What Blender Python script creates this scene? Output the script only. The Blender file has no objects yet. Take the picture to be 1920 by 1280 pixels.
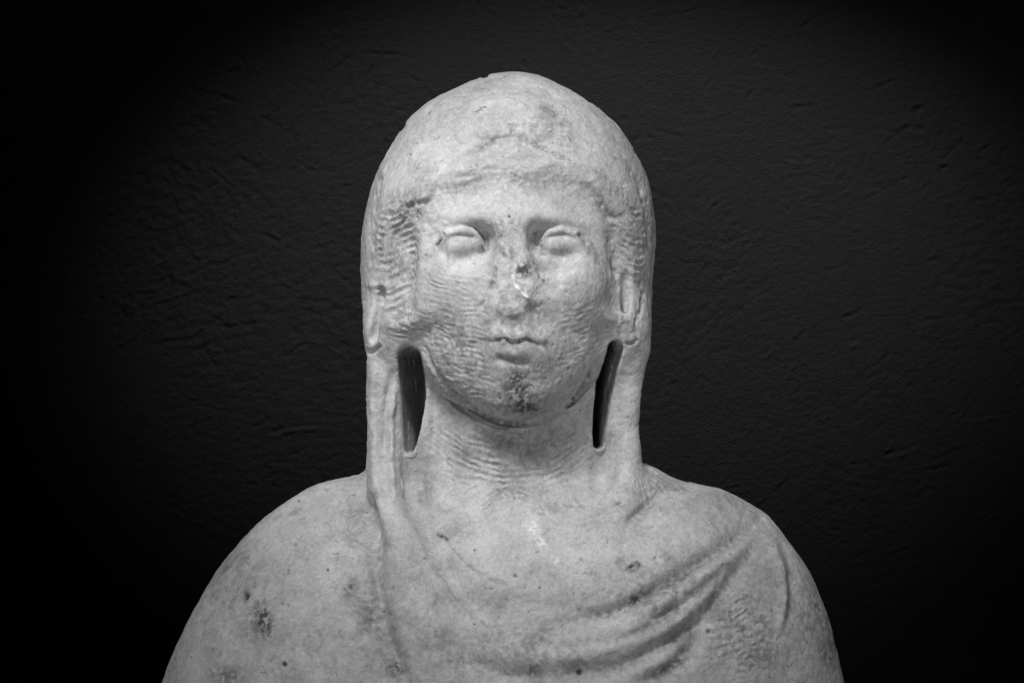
import bpy, math, time
import numpy as np

T0 = time.time()
# ----------------------------------------------------------------------------
# Camera, lamps, exposure
# ----------------------------------------------------------------------------
S = 0.00045            # metres per sculpting unit (the bust is modelled in units of 0.45 mm)
DIST = 4.0             # camera distance in metres from the plane y = 0 (middle of the head)
DU = DIST / S
sc = bpy.context.scene
col = sc.collection

cam_d = bpy.data.cameras.new('camera')
cam = bpy.data.objects.new('camera', cam_d)
col.objects.link(cam)
cam.location = (0, -DIST, 0)
cam.rotation_euler = (math.radians(90), 0, 0)
cam_d.sensor_width = 36.0
cam_d.lens = 36.0 * DIST / (1920 * S)
cam_d.clip_end = 100
sc.camera = cam

world = bpy.data.worlds.new('World')
sc.world = world
world.use_nodes = True
bg = world.node_tree.nodes['Background']
bg.inputs[0].default_value = (1, 1, 1, 1)
bg.inputs[1].default_value = 0.0

sc.view_settings.view_transform = 'Standard'
sc.view_settings.look = 'None'
sc.view_settings.exposure = 0.0
sc.view_settings.gamma = 1.0
sc.view_settings.use_curve_mapping = False


def aim(o, target):
    from mathutils import Vector
    d = Vector(target) - o.location
    o.rotation_euler = d.to_track_quat('-Z', 'Y').to_euler()


def area_lamp(name, loc, target, power, sx, sy, spread):
    d = bpy.data.lights.new(name, 'AREA')
    d.shape = 'RECTANGLE'
    d.size, d.size_y = sx, sy
    d.energy = power
    d.spread = math.radians(spread)
    o = bpy.data.objects.new(name, d)
    o.location = loc
    col.objects.link(o)
    aim(o, target)
    return o


def spot_lamp(name, loc, target, power, angle, blend, radius):
    d = bpy.data.lights.new(name, 'SPOT')
    d.energy = power
    d.spot_size = math.radians(angle)
    d.spot_blend = blend
    d.shadow_soft_size = radius
    o = bpy.data.objects.new(name, d)
    o.location = loc
    col.objects.link(o)
    aim(o, target)
    return o


# soft gallery light from above and both sides, plus an added front fill
area_lamp('ceiling_softlight', (-0.24, -0.96, 1.10), (0, -0.06, 0.07), 1.02, 0.36, 0.28, 36)
area_lamp('front_fill', (-0.35, -2.2, -0.45), (0, -0.06, 0.0), 0.38, 0.5, 0.35, 30)  # added fill lamp that brightens the neck and lower face
area_lamp('side_softlight', (-1.9, -0.72, 0.22), (0, -0.02, 0.06), 0.44, 0.6, 0.8, 38)
area_lamp('far_side_softlight', (1.9, -0.72, 0.18), (0, -0.02, 0.06), 0.44, 0.6, 0.8, 38)
# added unseen spot; its oval pool gives the dark wall a vignette
WALL_Y = 1.4
wall_spot = spot_lamp('wall_vignette_spot', (0.10, 0.42, 1.30), (0.09, WALL_Y, 0.10), 122.0, 46, 1.0, 0.03)
wall_spot.scale = (1.0, 0.43, 1.0)

# ----------------------------------------------------------------------------
# Numeric helpers
# ----------------------------------------------------------------------------
rng = np.random.default_rng(7)
PERM = rng.permutation(256).astype(np.int32)
PERM = np.concatenate([PERM, PERM])
GRAD = rng.normal(size=(256, 3)).astype(np.float32)
GRAD /= np.linalg.norm(GRAD, axis=1, keepdims=True)


def noise3(x, y, z):
    """gradient noise, about -0.7..0.7"""
    xi = np.floor(x).astype(np.int32); yi = np.floor(y).astype(np.int32); zi = np.floor(z).astype(np.int32)
    xf = x - xi; yf = y - yi; zf = z - zi
    u = xf * xf * (3 - 2 * xf); v = yf * yf * (3 - 2 * yf); w = zf * zf * (3 - 2 * zf)
    out = 0
    for dx in (0, 1):
        for dy in (0, 1):
            for dz in (0, 1):
                hsh = PERM[PERM[PERM[(xi + dx) & 255] + ((yi + dy) & 255)] + ((zi + dz) & 255)]
                g = GRAD[hsh]
                d = g[..., 0] * (xf - dx) + g[..., 1] * (yf - dy) + g[..., 2] * (zf - dz)
                out = out + d * (u if dx else 1 - u) * (v if dy else 1 - v) * (w if dz else 1 - w)
    return out


def fbm(x, y, z, scale, octaves=3, seed=0.0, gain=0.5):
    s, a, t = 1.0 / scale, 1.0, 0
    for o in range(octaves):
        t = t + a * noise3(x * s + seed + 17.3 * o, y * s + 5.1 * seed, z * s - 3.7 * seed)
        s *= 2.03; a *= gain
    return t


def smin(a, b, k):
    h = np.clip(0.5 + 0.5 * (b - a) / k, 0, 1)
    return b + (a - b) * h - k * h * (1 - h)


def smax(a, b, k):
    return -smin(-a, -b, k)


def sstep(a, b, x):
    t = np.clip((x - a) / (b - a), 0, 1)
    return t * t * (3 - 2 * t)


def at(px, py, y):
    """sculpting coordinates of a feature measured at 1920 x 1280, standing at depth y"""
    f = 1 + y / DU
    return ((px - 960) * f, (640 - py) * f)


def pts(lst, y):
    return [at(a, b, y) for a, b in lst]


def smooth_line(p, n=6):
    """Catmull-Rom resampling of a polyline"""
    p = np.array(p, float)
    if len(p) < 3:
        return p
    q = np.vstack([2 * p[0] - p[1], p, 2 * p[-1] - p[-2]])
    out = []
    for i in range(1, len(q) - 2):
        for t in np.arange(n) / n:
            out.append(0.5 * ((2 * q[i]) + (-q[i - 1] + q[i + 1]) * t +
                              (2 * q[i - 1] - 5 * q[i] + 4 * q[i + 1] - q[i + 2]) * t ** 2 +
                              (-q[i - 1] + 3 * q[i] - 3 * q[i + 1] + q[i + 2]) * t ** 3))
    out.append(p[-1])
    return np.array(out)


def line_dist(x, z, line):
    """distance to a polyline, its signed side (positive = right of travel, z up) and parameter 0..1"""
    best = np.full(x.shape, 1e9, np.float32); side = np.zeros_like(best); par = np.zeros_like(best)
    seg = np.linalg.norm(np.diff(line, axis=0), axis=1)
    cum = np.concatenate([[0], np.cumsum(seg)])
    for i in range(len(line) - 1):
        ax, az = line[i]; bx, bz = line[i + 1]
        dx, dz = bx - ax, bz - az
        L2 = dx * dx + dz * dz + 1e-9
        t = np.clip(((x - ax) * dx + (z - az) * dz) / L2, 0, 1)
        d = np.hypot(x - ax - t * dx, z - az - t * dz)
        m = d < best
        best = np.where(m, d, best)
        cr = (x - ax) * dz - (z - az) * dx
        side = np.where(m, np.sign(cr) * d, side)
        par = np.where(m, (cum[i] + t * seg[i]) / cum[-1], par)
    return best, side, par


def poly_sd(x, z, poly):
    """signed distance to a closed polygon, negative inside"""
    poly = np.array(poly, float)
    d = np.full(x.shape, 1e18); inside = np.zeros(x.shape, bool)
    n = len(poly)
    for i in range(n):
        ax, az = poly[i]; bx, bz = poly[(i + 1) % n]
        dx, dz = bx - ax, bz - az
        t = np.clip(((x - ax) * dx + (z - az) * dz) / (dx * dx + dz * dz + 1e-9), 0, 1)
        d = np.minimum(d, (x - ax - t * dx) ** 2 + (z - az - t * dz) ** 2)
        c = ((az > z) != (bz > z)) & (x < dx * (z - az) / (dz if dz else 1e-9) + ax)
        inside ^= c
    d = np.sqrt(d)
    return np.where(inside, -d, d)


# ----------------------------------------------------------------------------
# Signed distance model of the bust (x right, y away from the viewer, z up)
# ----------------------------------------------------------------------------
HOOD = np.array([  # height on the photograph, left edge, right edge
    (145, 898, 1022), (165, 850, 1068), (190, 802, 1106), (225, 762, 1150), (280, 729, 1190), (330, 702, 1213),
    (390, 685, 1226), (450, 677, 1230), (500, 675, 1227), (560, 677, 1223), (600, 680, 1219), (640, 684, 1213),
    (660, 690, 1210), (740, 688, 1200), (800, 689, 1193), (855, 690, 1190), (1000, 690, 1190)], float)
HZ = 640 - HOOD[:, 0]
HW = (HOOD[:, 2] - HOOD[:, 1]) / 2
HC = (HOOD[:, 2] + HOOD[:, 1]) / 2 - 960
HREF = np.where(HZ > 190, 277 * np.sqrt(np.clip(1 - ((HZ - 190) / 317) ** 2, 0, 1)), 277)
HRAT = HW / HREF
TORSO = np.array([  # height, left edge, right edge, front depth, back depth
    (780, 956, 964, 14, 26), (820, 948, 972, 12, 34), (845, 935, 985, 8, 42), (858, 918, 1002, 2, 50), (866, 890, 1030, -6, 62), (874, 800, 1120, -18, 80),
    (882, 720, 1170, -14, 95), (890, 668, 1208, -30, 104), (897, 632, 1245, -42, 112), (903, 606, 1290, -54, 120), (915, 577, 1350, -74, 130),
    (940, 537, 1400, -112, 150), (965, 500, 1440, -143, 165), (1000, 462, 1470, -177, 190), (1040, 427, 1500, -206, 205), (1090, 393, 1530, -230, 220),
    (1160, 352, 1555, -252, 235), (1240, 316, 1575, -266, 245), (1280, 302, 1584, -272, 250), (1400, 275, 1600, -280, 255), (1800, 262, 1606, -280, 255)], float)
TZ = (640 - TORSO[:, 0])[::-1]
TL, TR, TF, TB = (TORSO[::-1, 1] - 960, TORSO[::-1, 2] - 960, TORSO[::-1, 3], TORSO[::-1, 4])


def smooth_table(zt, cols, sig):
    """resample a height table every unit and blend its kinks away"""
    zz = np.arange(zt[0], zt[-1] + 0.5, 1.0)
    k = np.exp(-0.5 * (np.arange(-3 * sig, 3 * sig + 1) / sig) ** 2); k /= k.sum()
    out = []
    for c in cols:
        q = np.interp(zz, zt, c)
        pad = np.concatenate([np.full(3 * sig, q[0]), q, np.full(3 * sig, q[-1])])
        out.append(np.convolve(pad, k, 'valid'))
    return zz, out


_z, (_l, _r, _f, _b) = smooth_table(TZ, (TL, TR, TF, TB), 4)
_, (_f, _b) = smooth_table(TZ, (TF, TB), 14)
_, (_l2, _r2) = smooth_table(TZ, (TL, TR), 20)
_t = sstep(-300, -420, _z)                       # gentler smoothing on the steep shoulder top
TZ, TL, TR, TF, TB = _z, _l + (_l2 - _l) * _t, _r + (_r2 - _r) * _t, _f, _b
_hz, (HRAT_, HC_) = smooth_table(HZ[::-1], (HRAT[::-1], HC[::-1]), 8)


def unitise(f, x, y, z, e=2.0):
    v = f(x, y, z)
    gx = (f(x + e, y, z) - v) / e; gy = (f(x, y + e, z) - v) / e; gz = (f(x, y, z + e) - v) / e
    return v / np.maximum(np.sqrt(gx * gx + gy * gy + gz * gz), 0.25)


def f_hood(x, y, z):
    r = np.interp(z, _hz, HRAT_); c = np.interp(z, _hz, HC_)
    xx = np.abs((x - c) / r) / 277
    t = sstep(-40, 70, z)
    ry = np.where(y < 40, 110 + 132 * t, 235)
    n = 4.2 - 2.0 * t
    n = np.where(y < 40, n, 2.3)
    zz = np.clip(z - 190, 0, None) / 317
    yy = np.abs(y - 40) / ry
    return ((xx ** n + yy ** n) ** (2 / n) + zz ** 2) ** 0.5 * 260 - 260


def f_torso(x, y, z):
    L = np.interp(z, TZ, TL); R = np.interp(z, TZ, TR); F = np.interp(z, TZ, TF); B = np.interp(z, TZ, TB)
    c = (L + R) / 2; w = (R - L) / 2
    yc = 20
    d = np.where(y < yc, yc - F, B - yc)
    n = 2.25
    rho = ((np.abs(x - c) / w) ** n + (np.abs(y - yc) / d) ** n) ** (1 / n)
    r = np.hypot(x - c, y - yc)
    return np.maximum(r * (1 - 1 / np.maximum(rho, 1e-4)), z + 160)


def ell(x, y, z, c, r):
    px, py, pz = x - c[0], y - c[1], z - c[2]
    k0 = np.sqrt((px / r[0]) ** 2 + (py / r[1]) ** 2 + (pz / r[2]) ** 2)
    k1 = np.sqrt((px / r[0] ** 2) ** 2 + (py / r[1] ** 2) ** 2 + (pz / r[2] ** 2) ** 2)
    return k0 * (k0 - 1) / np.maximum(k1, 1e-6)


def chain(x, y, z, nodes, ysq=1.0):
    """round chain of (x, y, z, radius) nodes; ysq > 1 flattens it in depth"""
    best = None
    for a, b in zip(nodes[:-1], nodes[1:]):
        ax, ay, az, ra = a; bx, by, bz, rb = b
        dx, dy, dz = bx - ax, (by - ay) * ysq, bz - az
        qx, qy, qz = x - ax, (y - ay) * ysq, z - az
        t = np.clip((qx * dx + qy * dy + qz * dz) / (dx * dx + dy * dy + dz * dz), 0, 1)
        d = np.sqrt((qx - t * dx) ** 2 + (qy - t * dy) ** 2 + (qz - t * dz) ** 2) - (ra + t * (rb - ra))
        best = d if best is None else np.minimum(best, d)
    return best


def node(px, py, y, r):
    a = at(px, py, y)
    return (a[0], y, a[1], r)


def slot(x, y, z, nodes, shear, y0, depth):
    """drilled slot: a tapered 2D capsule chain pushed into the stone, drifting sideways with depth"""
    xs = x - shear * np.clip(y - y0, -60, 400)
    best = None
    for a, b in zip(nodes[:-1], nodes[1:]):
        dx, dz = b[0] - a[0], b[1] - a[1]
        t = np.clip(((xs - a[0]) * dx + (z - a[1]) * dz) / (dx * dx + dz * dz), 0, 1)
        d = np.hypot(xs - a[0] - t * dx, z - a[1] - t * dz) - (a[2] + t * (b[2] - a[2]))
        best = d if best is None else np.minimum(best, d)
    return smax(best, y - depth, 14)


FY = -215.0


def sdf(x, y, z):
    hood = unitise(f_hood, x, y, z)
    # ---- face: oval mask standing out of the hood
    face = ell(x, y, z, (2, -30, 108), (190, 196, 268))
    jaw = ell(x, y, z, (0, -76, -14), (162, 136, 134))
    face = smin(face, jaw, 46)
    chin = ell(x, y, z, (3, -170, -92), (62, 44, 48))
    face = smin(face, chin, 46)
    for s in (-1, 1):                                   # cheek bones
        face = smin(face, ell(x, y, z, (2 + s * 98, -150, 112), (62, 52, 66)), 55)
    # forehead, flatter than the oval
    face = smin(face, ell(x, y, z, (-2, -110, 230), (158, 92, 66)), 40)
    # mouth mound
    face = smin(face, ell(x, y, z, (3, -190, -4), (62, 40, 52)), 44)
    d = smin(hood, face, 13)
    # locks falling in front of the ears
    d = smin(d, ell(x, y, z, (-204, -50, 14), (56, 54, 84)), 44)
    d = smin(d, ell(x, y, z, (196, -50, 16), (52, 54, 82)), 44)
    # ---- neck and torso
    neck = np.hypot((x + 2) / 162, (y - 23 + 0.08 * (z + 180)) / 148)
    neck = (neck - 1) * 154
    neck = np.maximum(neck, z - 40)
    d = smin(d, neck, 12)
    torso = unitise(f_torso, x, y, z)
    xe = np.sign(x) * np.hypot(x, 2.0 * np.clip(np.abs(y - 20) - 20, 0, None))      # height above the shoulder line
    top = np.where(x < 0, np.interp(xe, TL, TZ), np.interp(-xe, -TR, TZ))
    torso = smax(torso, np.clip(z - top, None, 90) * 0.8 - 3, 8) - 0.2
    dt = smin(np.where(z > -60, d, d), torso, 22)
    wide = smin(d, torso, 56)
    front = sstep(0, -90, y) * sstep(235, 150, np.abs(x))
    d = dt + (wide - dt) * front
    # fillet where the veil meets the right shoulder
    d = smin(d, ell(x, y, z, (232, 10, -284), (56, 80, 46)), 50)
    # ---- falling veil edges on both sides of the neck
    lb = chain(x, y, z, [node(716, 655, -44, 26), node(720, 720, -44, 33), node(723, 800, -42, 34), node(722, 880, -58, 36), node(729, 950, -98, 37), node(747, 1020, -152, 38),
                         node(778, 1100, -190, 40), node(815, 1180, -214, 42)])
    d = smin(d, lb, 16)
    rb = chain(x, y, z, [node(1190, 655, -48, 18), node(1183, 730, -48, 19), node(1178, 800, -44, 20), node(1176, 880, -48, 28), node(1166, 950, -92, 32), node(1140, 1010, -150, 26)])
    d = smin(d, rb, 26)
    # ---- drilled slots between the neck and the veil
    a = [(*at(771, 672, -80), 23), (*at(774, 745, -80), 23.5), (*at(769, 800, -80), 17), (*at(764, 842, -80), 9)]
    d = smax(d, -slot(x, y, z, a, 0.17, -75, 175), 7)
    a = [(*at(1151, 653, -80), 14), (*at(1136, 720, -80), 17), (*at(1127, 780, -80), 14), (*at(1124, 832, -80), 9)]
    d = smax(d, -slot(x, y, z, a, -0.10, -75, 150), 6)
    # hair lies deeper than the face and the veil rim
    a = [node(748, 392, -186, 40), node(737, 450, -160, 46), node(736, 520, -153, 46), node(740, 572, -152, 38)]
    d = smax(d, -chain(x, y, z, a), 14)
    a = [node(1168, 395, -184, 38), node(1181, 450, -157, 42), node(1183, 515, -151, 40), node(1176, 565, -150, 34)]
    d = smax(d, -chain(x, y, z, a), 14)
    # ---- drilled channels between veil rim and hair
    a = [node(720, 548, -92, 10), node(712, 575, -92, 11), node(710, 605, -88, 11), node(703, 632, -80, 8)]
    d = smax(d, -chain(x, y, z, a), 12)
    a = [node(1177, 523, -112, 11), node(1174, 548, -108, 9), node(1168, 585, -106, 7), node(1165, 605, -104, 6)]
    d = smax(d, -chain(x, y, z, a), 10)
    # undercut below the jaw
    a = [node(804, 686, -62, 7), node(826, 720, -72, 10), node(862, 756, -100, 12), node(908, 781, -121, 13), node(960, 791, -130, 13),
         node(1012, 784, -122, 13), node(1060, 760, -101, 12), node(1096, 722, -74, 10), node(1114, 693, -62, 7)]
    d = smax(d, -chain(x, y, z, a), 8)
    # chips in the outline of the veil
    for px, py, r in ((909, 141, 7), (752, 236, 9), (1108, 184, 8), (1196, 282, 7), (671, 585, 8), (681, 668, 9), (1222, 640, 9), (684, 790, 6), (1200, 790, 6), (1482, 990, 10)):
        a, b = at(px, py, 0)
        d = smax(d, -chain(x, y, z, [(a, -40, b, r), (a, 60, b, r * 0.8)]), 5)
    # ---- eye sockets
    for s, cx, cy in ((-1, 866, 452), (1, 1052, 452)):
        ex, ez = at(cx, cy, FY)
        d = smax(d, -ell(x, y, z, (ex - s * 4, -246, ez - 2), (60, 66, 40)), 26)      # socket
        d = smax(d, -ell(x, y, z, (ex - s * 36, -219, ez + 2), (27, 52, 35)), 22)     # deep inner corner
        d = smax(d, -ell(x, y, z, (ex - s * 8, -236, ez - 36), (42, 42, 17)), 24)     # hollow under the eye
        ball = ell(x, y, z, (ex + s * 4, -161 - 0.10 * (ez - z), ez - 6), (43, 36, 26))
        d = smin(d, ball, 9)
        lid = [node(cx + s * 46, cy + 6, -178, 3), node(cx + s * 30, cy - 13, -189, 4), node(cx + s * 2, cy - 21, -193, 4.2),
               node(cx - s * 24, cy - 16, -189, 4), node(cx - s * 38, cy + 2, -182, 3)]
        d = smin(d, chain(x, y, z, lid), 13)
    # ---- broken nose
    nose = chain(x, y, z, [node(955, 415, -206, 17), node(962, 470, -218, 24), node(967, 530, -221, 36), node(968, 562, -213, 40), node(966, 592, -198, 28)])
    nose = smin(nose, ell(x, y, z, (at(928, 565, FY)[0], -206, at(928, 565, FY)[1]), (18, 18, 20)), 22)
    nose = smin(nose, ell(x, y, z, (at(1012, 568, FY)[0], -206, at(1012, 568, FY)[1]), (18, 16, 20)), 22)
    nx, nz = at(975, 535, FY)
    cut = (-(y + 241) + 0.10 * (z - nz) - 0.12 * (x - nx)) * 0.97   # break plane
    nose = smax(nose, cut, 6)
    d = smin(d, nose, 26)
    # ---- lips
    up = chain(x, y, z, [node(902, 638, -210, 5), node(934, 627, -229, 10), node(959, 631, -232, 9), node(983, 628, -229, 10), node(1022, 640, -210, 5)])
    d = smin(d, up, 12)
    lo = chain(x, y, z, [node(912, 649, -210, 6), node(938, 658, -224, 11), node(972, 662, -226, 12), node(1008, 655, -210, 6)])
    d = smin(d, lo, 10)
    return d


# ----------------------------------------------------------------------------
# Polygonise: coarse grid, narrow band, surface nets, one subdivision, projection
# ----------------------------------------------------------------------------
H = 4.5
lo_c = np.array([-712.0, -312.0, -742.0]); hi_c = np.array([712.0, 312.0, 540.0])


def evaluate(X, Y, Z, chunk=60000):
    out = np.empty(X.size, np.float32)
    for i in range(0, X.size, chunk):
        s = slice(i, i + chunk)
        out[s] = sdf(X[s].astype(np.float64), Y[s].astype(np.float64), Z[s].astype(np.float64))
    return out


n_c = ((hi_c - lo_c) / (H * 3)).astype(int) + 1
gx, gy, gz = [lo_c[i] + np.arange(n_c[i]) * H * 3 for i in range(3)]
X, Y, Z = np.meshgrid(gx, gy, gz, indexing='ij')
Dc = evaluate(X.ravel(), Y.ravel(), Z.ravel()).reshape(n_c)
D = Dc.repeat(3, 0).repeat(3, 1).repeat(3, 2)      # blocks, corner sample repeated
idx = np.nonzero(np.abs(D) < 34)
D[idx] = evaluate(lo_c[0] + idx[0] * H, lo_c[1] + idx[1] * H, lo_c[2] + idx[2] * H)
# close the bottom
D[:, :, 0:2] = np.maximum(D[:, :, 0:2], 4.0)
print('band', len(idx[0]), round(time.time() - T0, 1))


def surface_nets(D):
    S_ = D < 0
    c = [S_[i:i + S_.shape[0] - 1, j:j + S_.shape[1] - 1, k:k + S_.shape[2] - 1] for i in (0, 1) for j in (0, 1) for k in (0, 1)]
    anyc = c[0].copy(); allc = c[0].copy()
    for q in c[1:]:
        anyc |= q; allc &= q
    act = anyc & ~allc
    I = np.nonzero(act)
    ids = np.full(act.shape, -1, np.int32); ids[I] = np.arange(len(I[0]))
    acc = np.zeros((len(I[0]), 3)); cnt = np.zeros(len(I[0]))
    offs = [(i, j, k) for i in (0, 1) for j in (0, 1) for k in (0, 1)]
    vals = {o: D[I[0] + o[0], I[1] + o[1], I[2] + o[2]] for o in offs}
    for a in offs:
        for ax in range(3):
            if a[ax] == 0:
                b = list(a); b[ax] = 1; b = tuple(b)
                va, vb = vals[a], vals[b]
                m = (va < 0) != (vb < 0)
                t = np.where(m, va / np.where(m, va - vb, 1), 0)
                p = np.array(a, float)[None, :].repeat(len(t), 0); p[:, ax] = t
                acc[m] += p[m]; cnt[m] += 1
    V = np.stack(I, 1) + acc / cnt[:, None]
    quads = []
    for ax in range(3):
        sl0 = [slice(None)] * 3; sl1 = [slice(None)] * 3
        sl0[ax] = slice(0, -1); sl1[ax] = slice(1, None)
        A = S_[tuple(sl0)]; B = S_[tuple(sl1)]
        E = np.nonzero(A != B)
        E = np.stack(E, 1)
        o1, o2 = (ax + 1) % 3, (ax + 2) % 3
        ok = (E[:, o1] > 0) & (E[:, o2] > 0) & (E[:, o1] < D.shape[o1] - 1) & (E[:, o2] < D.shape[o2] - 1)
        E = E[ok]
        inside = A[E[:, 0], E[:, 1], E[:, 2]]
        def g(d1, d2):
            q = E.copy(); q[:, o1] -= d1; q[:, o2] -= d2
            return ids[q[:, 0], q[:, 1], q[:, 2]]
        Q = np.stack([g(1, 1), g(0, 1), g(0, 0), g(1, 0)], 1)
        Q[~inside] = Q[~inside][:, ::-1]
        quads.append(Q)
    return V, np.concatenate(quads)


V, Q = surface_nets(D)
V = lo_c + V * H
del D


def subdivide(V, Q):
    n = len(V); f = len(Q)
    e = np.stack([Q, np.roll(Q, -1, 1)], 2).reshape(-1, 2)
    es = np.sort(e, 1)
    key = es[:, 0].astype(np.int64) * n + es[:, 1]
    uk, inv = np.unique(key, return_inverse=True)
    ev = np.stack([uk // n, uk % n], 1)
    mid = V[ev].mean(1); cen = V[Q].mean(1)
    V2 = np.concatenate([V, mid, cen])
    m = n + inv.reshape(f, 4); c = n + len(uk) + np.arange(f)
    Q2 = np.concatenate([np.stack([Q[:, i], m[:, i], c, m[:, i - 1]], 1) for i in range(4)])
    return V2, Q2


V, Q = subdivide(V, Q)
print('mesh', len(V), len(Q), round(time.time() - T0, 1))


def grad(V, e=1.0):
    x, y, z = V.T
    v0 = evaluate(x, y, z)
    g = np.stack([evaluate(x + e, y, z) - v0, evaluate(x, y + e, z) - v0, evaluate(x, y, z + e) - v0], 1).astype(float) / e
    return g, v0


cap = V[:, 2] < lo_c[2] + 3 * H
G, dv = grad(V)
step = (dv / np.maximum((G ** 2).sum(1), 0.2))[:, None] * G
step = np.clip(step, -4, 4); step[cap] = 0
V = V - step
N = G / np.maximum(np.linalg.norm(G, axis=1, keepdims=True), 1e-6)
print('projected', round(time.time() - T0, 1))

# ----------------------------------------------------------------------------
# Carved relief: grooves, folds, tool marks, breaks, wear
# ----------------------------------------------------------------------------
x, y, z = V.T
front = sstep(0.05, 0.45, -N[:, 1])
h = np.zeros(len(V)); stain_shade = np.zeros(len(V))  # dark tone per vertex: stains and some painted shade


def near(line, r):
    line = np.asarray(line)
    return np.nonzero((x > line[:, 0].min() - r) & (x < line[:, 0].max() + r) & (z > line[:, 1].min() - r) &
                      (z < line[:, 1].max() + r) & (N[:, 1] < 0.1))[0]


def wobble(i, amp, scale, seed):
    return amp * fbm(x[i], y[i], z[i], scale, 2, seed)


def groove(lst, yd, depth, width, taper=0.25, wob=2.0, seed=1.0, rough=0.35, dirt_shade=0.0, dirt_shade_w=None):
    line = smooth_line(pts(lst, yd))
    i = near(line, width * 3 + 20)
    d, sd, t = line_dist(x[i] + wobble(i, wob, 22, seed), z[i] + wobble(i, wob, 22, seed + 9), line)
    env = np.clip(np.minimum(t, 1 - t) / max(taper, 1e-3), 0, 1) ** 0.7 if taper else 1.0
    var = np.clip(1 + rough * 2 * fbm(x[i], y[i], z[i], max(16, 3.2 * width), 2, seed + 3) + 1.5 * rough * fbm(x[i], y[i], z[i], 55, 1, seed + 13), 0.05, 2)
    h[i] -= 1.45 * depth * env * var * np.exp(-(d / width) ** 2) * front[i]
    if dirt_shade:  # groove darkening: real dirt, and at some creases painted shade
        w = dirt_shade_w or width * 1.6
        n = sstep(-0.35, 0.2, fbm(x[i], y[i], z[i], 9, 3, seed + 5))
        stain_shade[i] = np.maximum(stain_shade[i], dirt_shade * env * np.exp(-(d / w) ** 2) * n)


def ridge(lst, yd, height, width, taper=0.25, wob=2.0, **k):
    groove(lst, yd, -height, width, taper, wob, **k)


def ledge(lst, yd, amp, soft, reach, taper=0.2, wob=2.0, seed=2.0):
    """a step: stone on the left of the line stands proud by amp and dies away over reach"""
    line = smooth_line(pts(lst, yd))
    i = near(line, reach * 2 + 20)
    d, sd, t = line_dist(x[i] + wobble(i, wob, 25, seed), z[i] + wobble(i, wob, 25, seed + 9), line)
    env = np.clip(np.minimum(t, 1 - t) / max(taper, 1e-3), 0, 1)
    h[i] += 1.5 * amp * env * (0.5 - 0.5 * np.tanh(sd / soft)) * np.exp(-(d / reach) ** 2) * front[i]


def raise_poly(lst, yd, amp, soft):
    p = np.array(pts(lst, yd))
    i = near(p, soft * 3)
    d = poly_sd(x[i], z[i], p)
    h[i] += amp * sstep(soft, -soft, d) * front[i]


def dab(px, py, yd, amp, rx, rz=None, rot=0.0, sharp=2.0):
    cx, cz = at(px, py, yd); rz = rz or rx
    i = np.nonzero((np.abs(x - cx) < 3 * max(rx, rz)) & (np.abs(z - cz) < 3 * max(rx, rz)) & (N[:, 1] < 0.1))[0]
    c, s_ = math.cos(rot), math.sin(rot)
    u = ((x[i] - cx) * c + (z[i] - cz) * s_) / rx; v = (-(x[i] - cx) * s_ + (z[i] - cz) * c) / rz
    h[i] += amp * np.exp(-(u * u + v * v) ** (sharp / 2)) * front[i]


def smudge(px, py, yd, amt, rx, rz=None, rot=0.0, scale=8, lo=-0.32, hi=0.16, seed=4.0):
    """irregular patch, grime as well as painted shade"""
    cx, cz = at(px, py, yd); rz = rz or rx
    i = np.nonzero((np.abs(x - cx) < 2.6 * max(rx, rz)) & (np.abs(z - cz) < 2.6 * max(rx, rz)) & (N[:, 1] < 0.1))[0]
    c, s_ = math.cos(rot), math.sin(rot)
    u = ((x[i] - cx) * c + (z[i] - cz) * s_) / rx; v = (-(x[i] - cx) * s_ + (z[i] - cz) * c) / rz
    n = sstep(lo, hi, fbm(x[i], y[i], z[i], scale, 3, seed + px * 0.01, 0.6))
    stain_shade[i] = np.maximum(stain_shade[i], amt * np.exp(-(u * u + v * v)) * n)


def pit(px, py, yd, r, depth, dirt_shade=1.0):
    cx, cz = at(px, py, yd)
    i = np.nonzero((np.abs(x - cx) < 3 * r) & (np.abs(z - cz) < 3 * r) & (N[:, 1] < 0.1))[0]
    g = np.exp(-(((x[i] - cx) ** 2 + (z[i] - cz) ** 2) / r ** 2) ** 1.5)
    h[i] -= depth * g
    stain_shade[i] = np.maximum(stain_shade[i], dirt_shade * g)


def PX(yd):
    """photo-plane coordinates of the vertices for features at depth yd"""
    f = 1 + yd / DU
    return 960 + x / f, 640 - z / f


def strokes(mask, phase, amp, seed, breakup=14, sharp=1.6, warp=1.3):
    """parallel claw-chisel strokes: asymmetric waves, broken up along their length"""
    i = np.nonzero(mask > 0.01)[0]
    ph = phase[i] + warp * fbm(x[i], y[i], z[i], 48, 3, seed) + 0.22 * fbm(x[i], y[i], z[i], 10, 2, seed + 2)
    w = ph - np.floor(ph)
    wave = np.where(w < 0.35, w / 0.35, (1 - w) / 0.65) ** sharp
    br = 0.05 + 0.95 * sstep(-0.28, 0.32, fbm(x[i] * 0.6, y[i], z[i], breakup, 2, seed + 4))
    br2 = 0.45 + 0.55 * sstep(-0.3, 0.3, fbm(x[i], y[i], z[i], 45, 2, seed + 7))
    h[i] += amp * 1.5 * mask[i] * (wave - 0.6) * br * br2 * front[i]


def blob(u, v, cx, cy, rx, ry, soft=0.35):
    r = np.sqrt(((u - cx) / rx) ** 2 + ((v - cy) / ry) ** 2)
    return sstep(1 + soft, 1 - soft, r)


u, v = PX(FY)
uc, vc = PX(-170)
is_front = N[:, 1] < -0.15
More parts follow.
